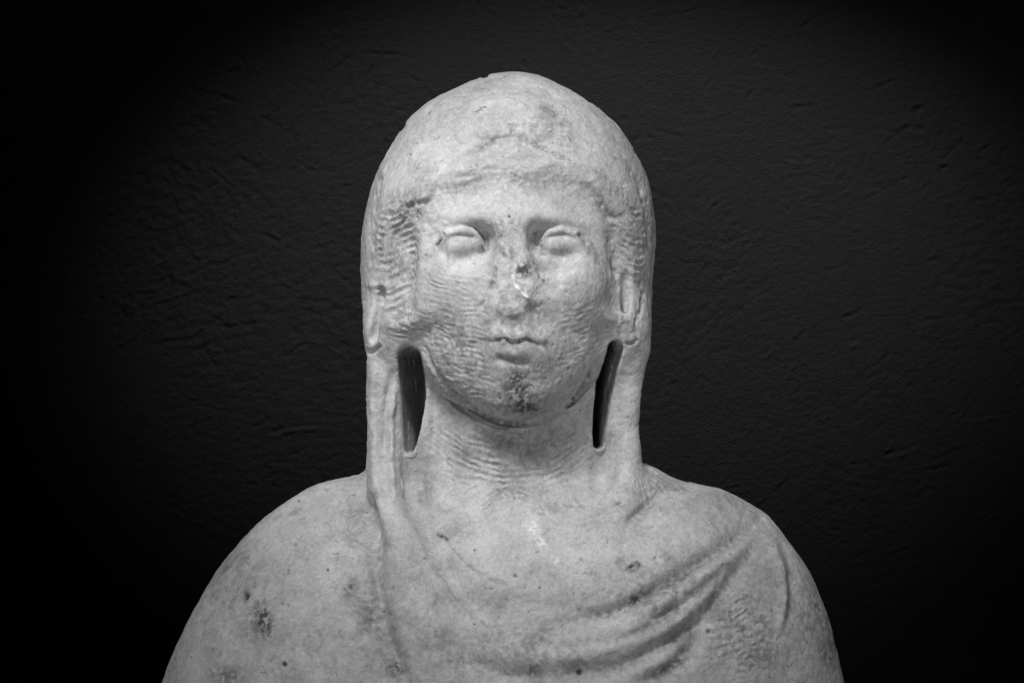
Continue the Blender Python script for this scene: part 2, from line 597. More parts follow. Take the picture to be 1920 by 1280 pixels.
# ---- general surface: soft unevenness, worn bumps
calm = np.ones(len(V))
for cx, cy in ((867, 458), (1053, 458)):
    cx, cz = at(cx, cy, -200)
    calm -= 0.8 * np.exp(-(((x - cx) / 46) ** 2 + ((z - cz) / 28) ** 2) ** 2) * (N[:, 1] < 0)
h += 3.0 * fbm(x, y, z, 70, 2, 3.0) + calm * (1.4 * fbm(x, y, z, 26, 2, 8.0) + 0.9 * fbm(x, y, z, 10, 3, 12.0, 0.6))
pk = fbm(x, y, z, 12, 3, 77.0, 0.6)
h -= 1.1 * calm * sstep(0.28, 0.55, pk)          # pecked dimples
# chipped outline of the veil
rim = sstep(-290, -250, x) * 0 + sstep(0.30, 0.02, np.abs(N[:, 1])) * sstep(-290, -240, z)
h -= 5.5 * rim * sstep(0.12, 0.5, fbm(x, y, z, 17, 3, 21.0))
# ---- claw chisel strokes
m = blob(u, v, 842, 615, 78, 120) * sstep(945, 890, u) * sstep(770, 790, u) * sstep(480, 540, v)
strokes(m, (v - 500 - 0.33 * (u - 780) + 0.0007 * (u - 780) ** 2) / 10.0, 2.2, 31.0, 18, warp=1.1)
m = blob(u, v, 1085, 640, 56, 75) * sstep(1020, 1060, u)
strokes(m, (v - 500 + 0.24 * (u - 1080) + 0.0012 * (u - 1040) ** 2) / 10.5, 1.2, 32.0, 18, warp=1.1)
m = blob(u, v, 870, 715, 60, 45)
strokes(m, (v - 500 - 0.2 * (u - 780)) / 10.5, 1.7, 33.0, 18, warp=1.1)
un, vn = PX(-130)
m = blob(un, vn, 962, 836, 150, 50) * sstep(788, 800, vn)
strokes(m, (vn + 0.0026 * (un - 962) ** 2 + 0.000000008 * (un - 962) ** 4) / 12.5, 5.0, 34.0, 24, warp=0.8)
m = blob(un, vn, 960, 895, 150, 22)
strokes(m, (vn + 0.0016 * (un - 962) ** 2) / 13.0, 3.0, 44.0, 24, warp=0.8)
m = blob(un, vn, 945, 935, 90, 45) * sstep(985, 945, vn)
strokes(m, np.hypot(un - 945, (vn - 985) * 1.1) / 12.0, 3.2, 35.0)
uh, vh = PX(-110)
m = blob(uh, vh, 737, 480, 46, 95) * sstep(697, 715, uh) * sstep(790, 770, uh)
strokes(m, (vh + 0.28 * (uh - 700) + 4 * np.sin(uh / 12)) / 14.0, 5.6, 36.0, 26, warp=0.75)
m = blob(uh, vh, 752, 395, 44, 40)
strokes(m, (vh + 0.9 * (uh - 700)) / 16.0, 4.0, 37.0, 26, warp=0.75)
m = blob(uh, vh, 1180, 455, 38, 75)
strokes(m, (vh - 0.35 * (uh - 1200) + 4 * np.sin(uh / 12)) / 14.0, 3.6, 38.0, 26, warp=0.75)
m = blob(uh, vh, 965, 340, 190, 26)
strokes(m, (vh + 0.2 * (uh - 960) + 3 * np.sin(uh / 13)) / 15.0, 2.2, 39.0, 10)
m = blob(uh, vh, 757, 605, 26, 34)
strokes(m, (vh - 0.3 * (uh - 750)) / 12.0, 3.0, 45.0, 10, warp=0.9)
m = blob(uc, vc, 1385, 1175, 70, 85)
strokes(m, (vc + 0.3 * (uc - 1390) + 3 * np.sin(uc / 17)) / 15.0, 3.2, 40.0, 12)
m = blob(uc, vc, 1222, 905, 38, 36)
strokes(m, np.arctan2(vc - 850, uc - 1180) * 9, 3.2, 41.0, 9)
m = blob(uc, vc, 680, 1100, 40, 110)
strokes(m, (vc - 0.4 * (uc - 690)) / 17.0, 2.2, 42.0, 12)
m = blob(uc, vc, 1010, 1230, 120, 30)
strokes(m, (vc - 0.9 * (uc - 960)) / 14.0, 1.5, 43.0, 12)
# rough broken stone: nose, mouth corner, chin, hairline
for cx, cy, rx, ry, a in ((972, 535, 50, 70, 3.4), (968, 620, 70, 28, 3.0), (970, 735, 45, 40, 3.2), (945, 425, 40, 22, 3.0),
                          (775, 400, 55, 45, 4.0), (1000, 300, 160, 50, 2.0)):
    m = blob(u, v, cx, cy, rx, ry, 0.5)
    h += a * m * fbm(x, y, z, 20, 3, cx * 0.1, 0.6) * front

# ---- head: veil edge over the hair, hairline
HYD = -190
groove([(845, 312), (880, 288), (920, 262), (955, 250), (985, 258), (1030, 282), (1085, 312), (1120, 345)], HYD, 2.4, 5, 0.3, 6, 51, rough=1.0, dirt_shade=0.4)
ledge([(1130, 350), (1085, 312), (1030, 282), (985, 258), (955, 250), (920, 262), (880, 288), (845, 312), (790, 345)], HYD, -5.5, 14, 60, 0.3, 6, 52)
groove([(790, 372), (850, 352), (910, 342), (970, 338), (1030, 342), (1080, 355)], HYD, 5.0, 20, 0.3, 3, 53)
for k, (lst, dd) in enumerate((([(950, 272), (905, 298), (860, 322), (815, 352), (785, 378)], 2.4), ([(945, 300), (905, 318), (860, 338), (825, 358)], 2.0),
                               ([(930, 330), (880, 344), (840, 362)], 1.8), ([(985, 278), (1030, 302), (1080, 330), (1115, 358)], 2.4),
                               ([(990, 305), (1035, 322), (1075, 342), (1105, 368)], 2.0), ([(1000, 332), (1045, 344), (1080, 360)], 1.8))):
    groove(lst, HYD, dd * 0.5, 8, 0.3, 8, 160 + k, rough=1.0, dirt_shade=0.15)
ridge([(775, 395), (800, 352), (850, 325), (910, 312), (970, 308), (1030, 312), (1085, 328), (1125, 360), (1150, 400)], HYD, 7, 26, 0.2, seed=153)
ledge([(760, 420), (800, 376), (850, 362), (910, 352), (970, 350), (1030, 354), (1085, 368), (1120, 395)], HYD, 2.5, 14, 42, 0.2, 5, 54)
groove([(752, 425), (760, 398), (775, 382), (796, 380), (806, 370), (825, 348)], -160, 5.5, 5, 0.3, 4, 55, rough=.6, dirt_shade=0.5)
groove([(735, 450), (748, 430), (760, 400)], -150, 2.5, 5, 0.3, 3, 56, dirt_shade=0.3)
groove([(1085, 345), (1108, 362), (1125, 382), (1142, 402), (1160, 408), (1180, 400)], -160, 5, 7, 0.5, 3, 57, rough=.4, dirt_shade=0.5)
groove([(775, 445), (772, 490), (768, 530), (766, 560)], -130, 5, 6, 0.3, 7, 58, rough=.8, dirt_shade=0.4)
groove([(1142, 440), (1150, 470), (1152, 510), (1160, 545)], -130, 3, 5, 0.3, 7, 59, rough=.9, dirt_shade=0.3)
# veil rim at the sides
groove([(745, 275), (716, 330), (702, 390), (697, 450), (696, 520)], -40, 3.2, 6, 0.3, 6, 60, rough=0.9)
groove([(1180, 300), (1205, 360), (1215, 420), (1214, 480)], -40, 2.5, 6, 0.3, 6, 61, rough=0.9)
groove([(1205, 520), (1203, 560), (1196, 600), (1190, 640)], -60, 2.5, 4, 0.3, 8, 62, rough=1.0, dirt_shade=0.3)
groove([(1170, 641), (1180, 645), (1190, 640), (1196, 634)], -70, 5, 3, 0.2, 1, 63, dirt_shade=0.4)
groove([(684, 654), (694, 660), (705, 655), (716, 645)], -60, 5, 4, 0.2, 1, 64, dirt_shade=0.2)
dab(700, 535, -60, 5, 8); dab(690, 620, -40, 4, 10, 22)
# falling strip left: facets
groove([(738, 690), (730, 730), (722, 780), (722, 850)], -70, 5, 8, 0.2, 2, 65)
ridge([(742, 720), (735, 760), (733, 820), (735, 880), (742, 940)], -75, 5, 6, 0.15, 2, seed=66)
ridge([(703, 680), (702, 780), (703, 880), (712, 960)], -60, 4, 8, 0.15, 2, seed=67)
# ---- brows and eyes
ridge([(803, 420), (830, 409), (865, 407), (905, 416), (930, 430)], FY, 2.5, 14, 0.25, 1, seed=70)
ridge([(985, 432), (1015, 416), (1060, 411), (1100, 424), (1118, 440)], FY, 2.2, 14, 0.25, 1, seed=71)
# chipped facets at the outer corners
raise_poly([(800, 442), (818, 434), (832, 436), (817, 464), (803, 456)], FY, -2.5, 5)
groove([(832, 434), (824, 450), (815, 464)], FY, 5, 3.4, 0.2, 0.3, 72, rough=0.1, dirt_shade=0.6)
groove([(1083, 436), (1094, 446), (1103, 459)], FY, 5, 4, 0.2, 0.3, 74, rough=0.1, dirt_shade=0.6)
# lid crease
groove([(838, 434), (862, 424), (890, 424), (908, 436)], FY, 1.5, 4, 0.2, 0.6, 75)
groove([(1018, 440), (1032, 428), (1055, 424), (1080, 432)], FY, 1.5, 4, 0.2, 0.6, 76)
groove([(1008, 432), (1012, 442), (1008, 462)], FY, 5, 5, 0.2, 0.6, 77, dirt_shade=0.25)  # socket shade at the inner corner painted in along the groove
groove([(905, 432), (909, 448), (908, 465), (898, 478)], FY, 5, 4.5, 0.2, 0.6, 78, dirt_shade=0.25)  # same painted shade at the other inner corner
groove([(838, 481), (858, 489), (885, 488)], FY, 3, 9, 0.4, 0.6, 79)
groove([(1030, 483), (1052, 480), (1076, 482)], FY, 3, 9, 0.4, 0.6, 80)
pit(872, 453, FY, 1.4, 1, 0.35)
# ---- nose
groove([(931, 500), (928, 515), (921, 535), (912, 548)], FY, 6, 3.2, 0.4, 1.5, 81, dirt_shade=0.6)
groove([(914, 548), (912, 560), (905, 572), (893, 580)], FY, 3.5, 5, 0.4, 3, 82, dirt_shade=0.35)
raise_poly([(930, 503), (912, 535), (900, 555), (912, 560), (924, 535)], FY, -2.5, 6)
dab(998, 580, FY, -8, 18, 13); dab(964, 606, FY, -6, 14, 14); dab(1022, 585, FY, -3, 14, 18)
dab(945, 575, FY, 3, 14, 10); dab(984, 502, FY, -2.5, 18, 13)
ridge([(963, 512), (966, 530), (975, 545), (987, 556), (1003, 560)], FY, 2.0, 4, 0.15, 5, seed=83, rough=1.0)
# ---- mouth
groove([(903, 643), (920, 641), (934, 641), (946, 637), (956, 642), (966, 644), (978, 641), (988, 638), (1002, 644), (1018, 649), (1030, 655)],
       FY, 4.6, 3.6, 0.35, 2, 84, rough=0.5, dirt_shade=0.6)
groove([(928, 671), (950, 676), (975, 681), (998, 686)], FY, 7, 7, 0.5, 1, 85, dirt_shade=0.3)  # shadow below the lower lip is also painted into the colour
dab(905, 640, FY, -4, 12, 10); dab(1024, 648, FY, -4, 10, 9)
dab(970, 655, FY, 2.5, 26, 8)
# ---- jaw line
groove([(796, 648), (806, 680), (822, 705), (850, 738), (880, 762), (912, 782), (945, 793), (985, 793), (1005, 788)], -170, 8, 4, 0.12, 1.5, 86, rough=.25, dirt_shade=0.6, dirt_shade_w=4.5)  # left jaw edge: shade painted in as a dark line
groove([(1116, 690), (1105, 712), (1090, 735), (1072, 755), (1058, 762)], -165, 8, 3.8, 0.15, 1.5, 87, rough=.25, dirt_shade=0.6, dirt_shade_w=4.5)  # right jaw edge: dark line painted in as shade
groove([(985, 765), (1000, 772), (1014, 774)], FY, 4, 4, 0.2, 1, 88, dirt_shade=0.7)
# ---- neck, collar bones
groove([(800, 690), (812, 740), (812, 800), (808, 850)], -90, 3, 6, 0.2, 1.5, 89)
dab(782, 905, -90, -8, 22, 48, 0.15); dab(1118, 880, -90, -7, 24, 40, -0.2)
groove([(1078, 930), (1086, 942), (1100, 950)], -120, 3, 2.5, 0.2, 1, 90, dirt_shade=0.25)
groove([(812, 992), (830, 1006), (855, 1030), (885, 1060), (912, 1078), (945, 1090), (975, 1092)], -190, 2.2, 3.5, 0.3, 2, 91, rough=.8, dirt_shade=0.25)
ledge([(975, 1092), (945, 1090), (912, 1078), (885, 1060), (855, 1030), (830, 1006), (812, 992)], -190, 3.5, 4, 30, 0.15, 1.5, 92)
groove([(812, 994), (822, 998), (842, 1012)], -190, 2.5, 2, 0.2, 0.5, 93, dirt_shade=0.8)
# ---- mantle: left edge of the falling fold, shoulder valleys
groove([(696, 925), (699, 960), (702, 1000), (708, 1060), (716, 1110), (726, 1150), (738, 1190), (752, 1230), (768, 1285), (780, 1340)], -150, 10, 15, 0.2, 3, 94, rough=.25, dirt_shade=0.25)
groove([(640, 1040), (658, 1100), (680, 1140), (705, 1180), (728, 1215), (750, 1270)], -170, 10, 20, 0.3, 3, 95)
ledge([(768, 1285), (752, 1230), (738, 1190), (726, 1150), (716, 1110), (708, 1060), (702, 1000), (699, 960), (696, 920)], -150, -9, 8, 48, 0.1, 2, 96)
# right edge of the fold, upper edge of the mantle across the chest
EDGE = [(768, 930), (784, 985), (806, 1040), (836, 1090), (868, 1130), (905, 1162), (950, 1176), (1000, 1180), (1050, 1182), (1110, 1175), (1160, 1158)]
ledge(EDGE, -200, -8, 9, 60, 0.3, 3, 97)
groove(EDGE, -200, 1.8, 5, 0.3, 3, 98, rough=1.0, dirt_shade=0.2)
groove([(815, 1080), (840, 1112), (862, 1140), (880, 1160)], -200, 2.5, 3, 0.2, 1, 99, dirt_shade=0.2)
groove([(780, 880), (792, 950), (810, 1005), (838, 1062), (872, 1112), (910, 1145)], -180, 7, 17, 0.25, 2, 170)
groove([(842, 1200), (890, 1238), (950, 1258), (1030, 1262)], -220, 4, 14, 0.3, 3, 171, dirt_shade=0.2)
ridge([(775, 1120), (800, 1180), (832, 1240), (860, 1290)], -205, 7, 30, 0.2, seed=172)
dab(785, 905, -80, -13, 24, 62, 0.1); dab(1132, 895, -80, -13, 26, 52, -0.15)
# folds gathered on the other shoulder
F1 = [(1030, 1162), (1080, 1158), (1130, 1148), (1180, 1132), (1215, 1112), (1260, 1086), (1310, 1056), (1352, 1030), (1400, 1002), (1440, 975)]
groove(F1, -200, 10.5, 13, 0.3, 1.5, 100, rough=0.15, dirt_shade=0.5, dirt_shade_w=9)
ridge([(1170, 1165), (1240, 1128), (1310, 1085), (1380, 1045), (1425, 1008)], -200, 7, 16, 0.3, seed=101)
groove([(1215, 1160), (1240, 1152), (1262, 1136), (1275, 1128)], -205, 4, 4, 0.3, 1.5, 102, dirt_shade=0.4)
F2 = [(1090, 1262), (1140, 1252), (1180, 1240), (1240, 1205), (1300, 1170), (1345, 1125), (1375, 1085), (1405, 1045), (1440, 1008)]
groove(F2, -200, 11, 16, 0.3, 2, 103, rough=0.15, dirt_shade=0.35, dirt_shade_w=11)
groove([(1120, 1205), (1180, 1190), (1245, 1160), (1300, 1120), (1340, 1085), (1372, 1050)], -205, 5, 9, 0.3, 2, 180, rough=0.3, dirt_shade=0.2)
groove([(960, 1205), (1040, 1214), (1110, 1204), (1170, 1182)], -220, 4, 12, 0.35, 2, 181, rough=0.3)
ridge([(1190, 1215), (1250, 1182), (1310, 1130), (1350, 1090)], -200, 6, 16, 0.3, seed=104)
F3 = [(1180, 1280), (1235, 1265), (1275, 1235), (1300, 1205), (1318, 1180)]
groove(F3, -215, 12, 15, 0.3, 3, 105, dirt_shade=0.45, dirt_shade_w=10)
ridge([(1448, 1010), (1466, 1060), (1472, 1110), (1466, 1160), (1455, 1190)], -150, 6, 9, 0.3, seed=106)
groove([(1460, 1000), (1482, 1050), (1490, 1110), (1482, 1180)], -130, 2.5, 14, 0.3, 4, 107)
groove([(1172, 985), (1190, 968), (1215, 948), (1240, 930)], -150, 6, 7, 0.25, 2, 108, dirt_shade=0.25)
ridge([(1210, 985), (1270, 950), (1340, 940), (1400, 965)], -140, 6, 34, 0.3, seed=109)
groove([(1172, 1070), (1188, 1058), (1196, 1055), (1206, 1066)], -200, 2.5, 2.2, 0.2, 0.5, 110, dirt_shade=0.75)
groove([(940, 1120), (1010, 1130), (1075, 1140), (1120, 1150)], -215, 2.5, 14, 0.3, 2, 111)
ridge([(900, 1205), (980, 1222), (1070, 1222), (1160, 1200), (1230, 1160)], -220, 6, 22, 0.3, seed=112)
groove([(880, 1250), (960, 1268), (1060, 1262), (1150, 1240)], -225, 3, 14, 0.3, 3, 113, dirt_shade=0.15)
dab(1162, 940, -120, -6, 9, 6)
# ---- holes and specks
for px, py, yd, r, dd, s_ in ((462, 1117, -120, 5.5, 6, 1), (535, 1242, -180, 4, 5, 1), (615, 1066, -150, 2.2, 2, 1), (507, 1183, -160, 2, 2, .9),
                              (1086, 1257, -225, 5, 5, .9), (955, 406, FY, 2.4, 3, 1), (909, 201, -120, 2.2, 2, .8), (783, 270, -90, 1.8, 1, .7),
                              (770, 290, -80, 1.8, 1, .7), (1012, 1100, -215, 2.8, 2, .7), (966, 1077, -215, 3.4, 3, .7), (890, 1030, -200, 2, 2, .7),
                              (1037, 267, -180, 2, 1, .7), (890, 1167, -215, 2.2, 2, .7), (557, 940, -90, 2.5, 2, .5), (555, 1020, -120, 2.4, 2, .5),
                              (1328, 1181, -190, 5, 4, .6), (1228, 1045, -190, 3, 2, .5), (718, 1136, -170, 3, 3, .6), (1195, 278, -60, 2, 1, .5)):
    pit(px, py, yd, r, dd, s_)
# ---- dirt patches, some carrying painted shade
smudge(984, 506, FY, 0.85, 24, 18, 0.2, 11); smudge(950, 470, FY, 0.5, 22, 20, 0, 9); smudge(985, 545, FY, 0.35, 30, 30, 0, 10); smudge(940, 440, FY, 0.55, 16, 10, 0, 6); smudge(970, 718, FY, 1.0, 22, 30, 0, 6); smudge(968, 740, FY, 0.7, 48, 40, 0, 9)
smudge(982, 762, FY, 1.0, 32, 17, -0.4, 7); smudge(1000, 695, FY, 0.4, 35, 25, 0, 7); smudge(1005, 585, FY, 0.5, 32, 20, -0.3, 8)  # last patch paints the shade under the nose
smudge(970, 612, FY, 0.5, 18, 16, 0, 8); smudge(905, 640, FY, 0.5, 22, 14, 0, 7); smudge(1025, 650, FY, 0.45, 24, 14, 0, 7)  # first patch paints the nose shade into the philtrum
smudge(962, 240, -170, 0.5, 14, 10, 0, 7); smudge(1028, 245, -170, 0.6, 13, 13, 0, 6); smudge(950, 420, FY, 0.35, 40, 10, 0, 7)
smudge(495, 1160, -150, 0.95, 17, 36, 0.2, 10); smudge(480, 1170, -150, 0.45, 36, 40, 0, 12); smudge(462, 1117, -130, 0.6, 12, 14, 0, 20, -1, -.5)
smudge(1195, 1118, -200, 0.85, 36, 11, 0.45, 7); smudge(1270, 1085, -200, 0.6, 60, 9, 0.5, 8); smudge(1260, 1245, -215, 0.6, 45, 14, 0.5, 8)
smudge(1190, 1065, -200, 0.5, 22, 10, 0.3, 6); smudge(655, 1095, -170, 0.6, 10, 22, -0.3, 8); smudge(690, 1150, -170, 0.5, 16, 40, -0.4, 9)
smudge(742, 1245, -190, 0.8, 18, 20, 0, 7); smudge(880, 1230, -220, 0.4, 40, 20, 0, 8); smudge(780, 395, -160, 0.4, 40, 25, 0, 8)
smudge(850, 352, HYD, 0.35, 70, 14, 0, 7); smudge(1030, 345, HYD, 0.35, 80, 14, 0, 7); smudge(740, 490, -110, 0.45, 32, 80, 0, 9); smudge(760, 385, -150, 0.4, 50, 30, 0.6, 9); smudge(725, 545, -100, 0.25, 24, 28, 0, 12)  # hairline, side hair and rim hollow: dirt plus painted shade
smudge(1185, 430, -100, 0.3, 30, 60, 0, 8); smudge(1225, 920, -120, 0.4, 30, 16, 0.4, 6); smudge(1162, 940, -120, 0.5, 12, 8, 0, 9)
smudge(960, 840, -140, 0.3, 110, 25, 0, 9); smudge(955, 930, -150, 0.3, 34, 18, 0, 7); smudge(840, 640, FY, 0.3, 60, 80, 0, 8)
smudge(1345, 1120, -190, 0.5, 20, 26, 0, 8); smudge(1430, 1230, -170, 0.4, 60, 30, 0, 8); smudge(1550, 1220, -60, 0.5, 26, 40, 0, 10)
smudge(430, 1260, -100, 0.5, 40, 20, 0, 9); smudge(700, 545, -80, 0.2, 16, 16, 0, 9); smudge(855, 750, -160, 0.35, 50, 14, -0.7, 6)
for px, py, yd, a, rx, rz in ((858, 655, FY, .48, 80, 90), (1060, 640, FY, .34, 70, 80), (965, 570, FY, .40, 60, 55), (965, 640, FY, .40, 70, 35),
                              (960, 840, -130, .42, 130, 40), (738, 470, -110, .42, 42, 100), (1187, 460, -110, .36, 34, 85), (965, 345, HYD, .34, 170, 22),  # hair patches here mix dirt with painted shade
                              (1260, 1120, -200, .38, 150, 60), (1400, 1180, -180, .40, 80, 80), (700, 1150, -170, .38, 50, 110), (430, 1150, -100, .20, 70, 130),
                              (560, 1210, -180, .2, 120, 80), (1530, 1180, -80, .38, 50, 100), (980, 1215, -220, .30, 160, 50), (1010, 250, -170, .32, 90, 45)):
    smudge(px, py, yd, a, rx, rz, 0, 13, -0.25, 0.35, 9.0)
smudge(757, 600, -110, 0.45, 30, 45, 0, 9); smudge(1160, 600, -110, 0.35, 26, 45, 0, 9)
# freshly chipped white crystals
fresh = np.zeros(len(V))
for px, py, yd, rx, rz, rot, a in ((963, 522, -250, 3.2, 11, 0.1, 1), (970, 540, -250, 10, 4.5, -0.9, 1), (986, 553, -250, 10, 3.6, -0.6, 1), (1003, 562, -245, 3.5, 9, 0, .9),
                                   (1052, 537, FY, 4, 3, 0, .7), (978, 497, FY, 4, 3, 0, .6), (998, 990, -190, 12, 16, 0.4, .9), (1015, 1016, -195, 14, 9, -0.7, .8),
                                   (1040, 1050, -205, 9, 8, 0, .8), (700, 544, -60, 3, 3, 0, .9), (934, 416, FY, 3, 3, 0, .6), (1095, 238, -140, 4, 4, 0, .5),
                                   (918, 1030, -200, 3, 5, 0, .4), (1078, 823, -120, 2, 3, 0, .7), (866, 819, -110, 2, 2, 0, .6), (998, 1258, -220, 3, 5, 0, .6)):
    cx, cz = at(px, py, yd)
    i = np.nonzero((np.abs(x - cx) < 3 * max(rx, rz)) & (np.abs(z - cz) < 3 * max(rx, rz)) & (N[:, 1] < 0.1))[0]
    c, s_ = math.cos(rot), math.sin(rot)
    uu = ((x[i] - cx) * c + (z[i] - cz) * s_) / rx; vv = (-(x[i] - cx) * s_ + (z[i] - cz) * c) / rz
    n = 0.2 + 0.8 * sstep(-0.15, 0.15, fbm(x[i], y[i], z[i], 6, 2, px * .1, 0.8))
    fresh[i] = np.maximum(fresh[i], a * n * np.exp(-(uu * uu + vv * vv) ** 1.5))

h[cap] = 0
P = V + N * h[:, None]
print('relief', round(time.time() - T0, 1))

# ----------------------------------------------------------------------------
# Materials
# ----------------------------------------------------------------------------


def new_mat(name):
    m = bpy.data.materials.new(name); m.use_nodes = True
    nt = m.node_tree; nt.nodes.clear()
    out = nt.nodes.new('ShaderNodeOutputMaterial')
    b = nt.nodes.new('ShaderNodeBsdfPrincipled')
    nt.links.new(b.outputs[0], out.inputs[0])
    return m, nt, b


def nd(nt, kind, **k):
    n = nt.nodes.new(kind)
    for a, val in k.items():
        if a in n.inputs:
            n.inputs[a].default_value = val
        else:
            setattr(n, a, val)
    return n


def mixv(nt, fac, a, b):
    n = nt.nodes.new('ShaderNodeMix'); n.data_type = 'FLOAT'
    for s_, val in ((n.inputs[0], fac), (n.inputs[2], a), (n.inputs[3], b)):
        if isinstance(val, (int, float)):
            s_.default_value = val
        else:
            nt.links.new(val, s_)
    return n.outputs[0]


def mth(nt, op, a, b=0.0, c=0.0, clamp=False):
    n = nt.nodes.new('ShaderNodeMath'); n.operation = op; n.use_clamp = clamp
    for i, val in enumerate((a, b, c)):
        if isinstance(val, (int, float)):
            n.inputs[i].default_value = val
        else:
            nt.links.new(val, n.inputs[i])
    return n.outputs[0]


def ramp(nt, src, lo, hi, a=0.0, b=1.0):
    n = nt.nodes.new('ShaderNodeMapRange'); n.interpolation_type = 'SMOOTHSTEP'
    nt.links.new(src, n.inputs[0])
    for i, val in enumerate((lo, hi, a, b)):
        n.inputs[i + 1].default_value = val
    return n.outputs[0]


def marble_material():
    m, nt, b = new_mat('weathered_marble')
    tc = nt.nodes.new('ShaderNodeTexCoord')

    def noise(scale, detail=4, rough=0.6, off=0, dist=0.0):
        n = nd(nt, 'ShaderNodeTexNoise', Scale=scale, Detail=detail, Roughness=rough, Distortion=dist)
        mp = nd(nt, 'ShaderNodeMapping'); mp.inputs['Location'].default_value = (off, off * .7, -off)
        nt.links.new(tc.outputs['Object'], mp.inputs[0]); nt.links.new(mp.outputs[0], n.inputs['Vector'])
        return n.outputs[0]
    st = nd(nt, 'ShaderNodeAttribute', attribute_name='stain_shade').outputs['Fac']
    fr = nd(nt, 'ShaderNodeAttribute', attribute_name='fresh').outputs['Fac']
    big = noise(9, 4, 0.6, 3); mid = noise(45, 5, 0.65, 9); fine = noise(260, 4, 0.7, 4); grain = noise(900, 2, 0.6, 8)
    v = mth(nt, 'ADD', 0.475, mth(nt, 'MULTIPLY', mth(nt, 'SUBTRACT', big, 0.5), 0.50))
    v = mth(nt, 'ADD', v, mth(nt, 'MULTIPLY', mth(nt, 'SUBTRACT', mid, 0.5), 0.42))
    v = mth(nt, 'ADD', v, mth(nt, 'MULTIPLY', mth(nt, 'SUBTRACT', fine, 0.5), 0.40))
    v = mth(nt, 'ADD', v, mth(nt, 'MULTIPLY', mth(nt, 'SUBTRACT', grain, 0.5), 0.36))
    # grey weathering blotches and small dark crumbs with a shape of their own
    blot = ramp(nt, noise(26, 6, 0.72, 15, 0.4), 0.53, 0.70)
    v = mth(nt, 'MULTIPLY', v, mth(nt, 'SUBTRACT', 1.0, mth(nt, 'MULTIPLY', blot, 0.38)))
    crumb = ramp(nt, noise(120, 5, 0.75, 22, 0.6), 0.60, 0.69)
    v = mth(nt, 'MULTIPLY', v, mth(nt, 'SUBTRACT', 1.0, mth(nt, 'MULTIPLY', crumb, 0.5)))
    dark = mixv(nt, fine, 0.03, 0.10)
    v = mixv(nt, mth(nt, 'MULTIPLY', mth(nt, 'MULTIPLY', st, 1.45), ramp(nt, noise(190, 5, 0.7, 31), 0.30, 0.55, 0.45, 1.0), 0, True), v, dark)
    v = mixv(nt, fr, v, 0.86)
    v = mth(nt, 'MAXIMUM', v, 0.02)
    cc = nt.nodes.new('ShaderNodeCombineColor')
    for i in range(3):
        nt.links.new(v, cc.inputs[i])
    nt.links.new(cc.outputs[0], b.inputs['Base Color'])
    b.inputs['Roughness'].default_value = 0.62
    b.inputs['Specular IOR Level'].default_value = 0.35
    bm1 = nd(nt, 'ShaderNodeBump', Strength=0.55, Distance=0.0013)
    hh = mth(nt, 'ADD', mth(nt, 'MULTIPLY', noise(170, 5, 0.7, 41), 1.0), mth(nt, 'MULTIPLY', noise(520, 3, 0.7, 47), 0.35))
    hh = mth(nt, 'SUBTRACT', hh, mth(nt, 'MULTIPLY', crumb, 0.25))
    nt.links.new(hh, bm1.inputs['Height'])
    nt.links.new(bm1.outputs[0], b.inputs['Normal'])
    return m


def wall_material():
    m, nt, b = new_mat('dark_painted_plaster')
    tc = nt.nodes.new('ShaderNodeTexCoord')

    def noise(scale, detail=4, rough=0.6, stretch=(1, 1, 1), rot=0.0, dist=0.0):
        n = nd(nt, 'ShaderNodeTexNoise', Scale=scale, Detail=detail, Roughness=rough, Distortion=dist)
        mp = nd(nt, 'ShaderNodeMapping'); mp.inputs['Scale'].default_value = stretch; mp.inputs['Rotation'].default_value = (0, rot, 0)
        nt.links.new(tc.outputs['Object'], mp.inputs[0]); nt.links.new(mp.outputs[0], n.inputs['Vector'])
        return n.outputs[0]
    v = mth(nt, 'ADD', 0.011, mth(nt, 'MULTIPLY', mth(nt, 'SUBTRACT', noise(40, 5, .7), .5), 0.005))
    cc = nt.nodes.new('ShaderNodeCombineColor')
    for i in range(3):
        nt.links.new(v, cc.inputs[i])
    nt.links.new(cc.outputs[0], b.inputs['Base Color'])
    b.inputs['Roughness'].default_value = 0.7
    b.inputs['Specular IOR Level'].default_value = 0.2
    bm1 = nd(nt, 'ShaderNodeBump', Strength=0.8, Distance=0.0025)
    nt.links.new(mth(nt, 'ADD', noise(150, 5, .65), mth(nt, 'MULTIPLY', noise(600, 3, .6), .25)), bm1.inputs['Height'])
    nt.links.new(bm1.outputs[0], b.inputs['Normal'])
    return m


MARBLE = marble_material()
PLASTER = wall_material()

# ----------------------------------------------------------------------------
# Wall behind the bust: real trowelled relief
# ----------------------------------------------------------------------------
WS = 0.0021


def spaced(inner, outer):
    far = [inner + WS]
    while far[-1] < outer:
        far.append(far[-1] + (far[-1] - inner) * 0.14 + WS)
    far = np.array(far)
    return np.concatenate([-far[::-1], np.arange(-inner, inner + WS / 2, WS), far])


WX = spaced(0.72, 2.2); WZ = spaced(0.47, 1.8)
wx, wz = np.meshgrid(WX, WZ, indexing='ij')
fx, fz = wx.ravel(), wz.ravel()
o = np.zeros_like(fx)
hw = 0.0018 * fbm(fx, o, fz, 0.45, 1, 1) + 0.0005 * fbm(fx, o, fz, 0.05, 3, 4)
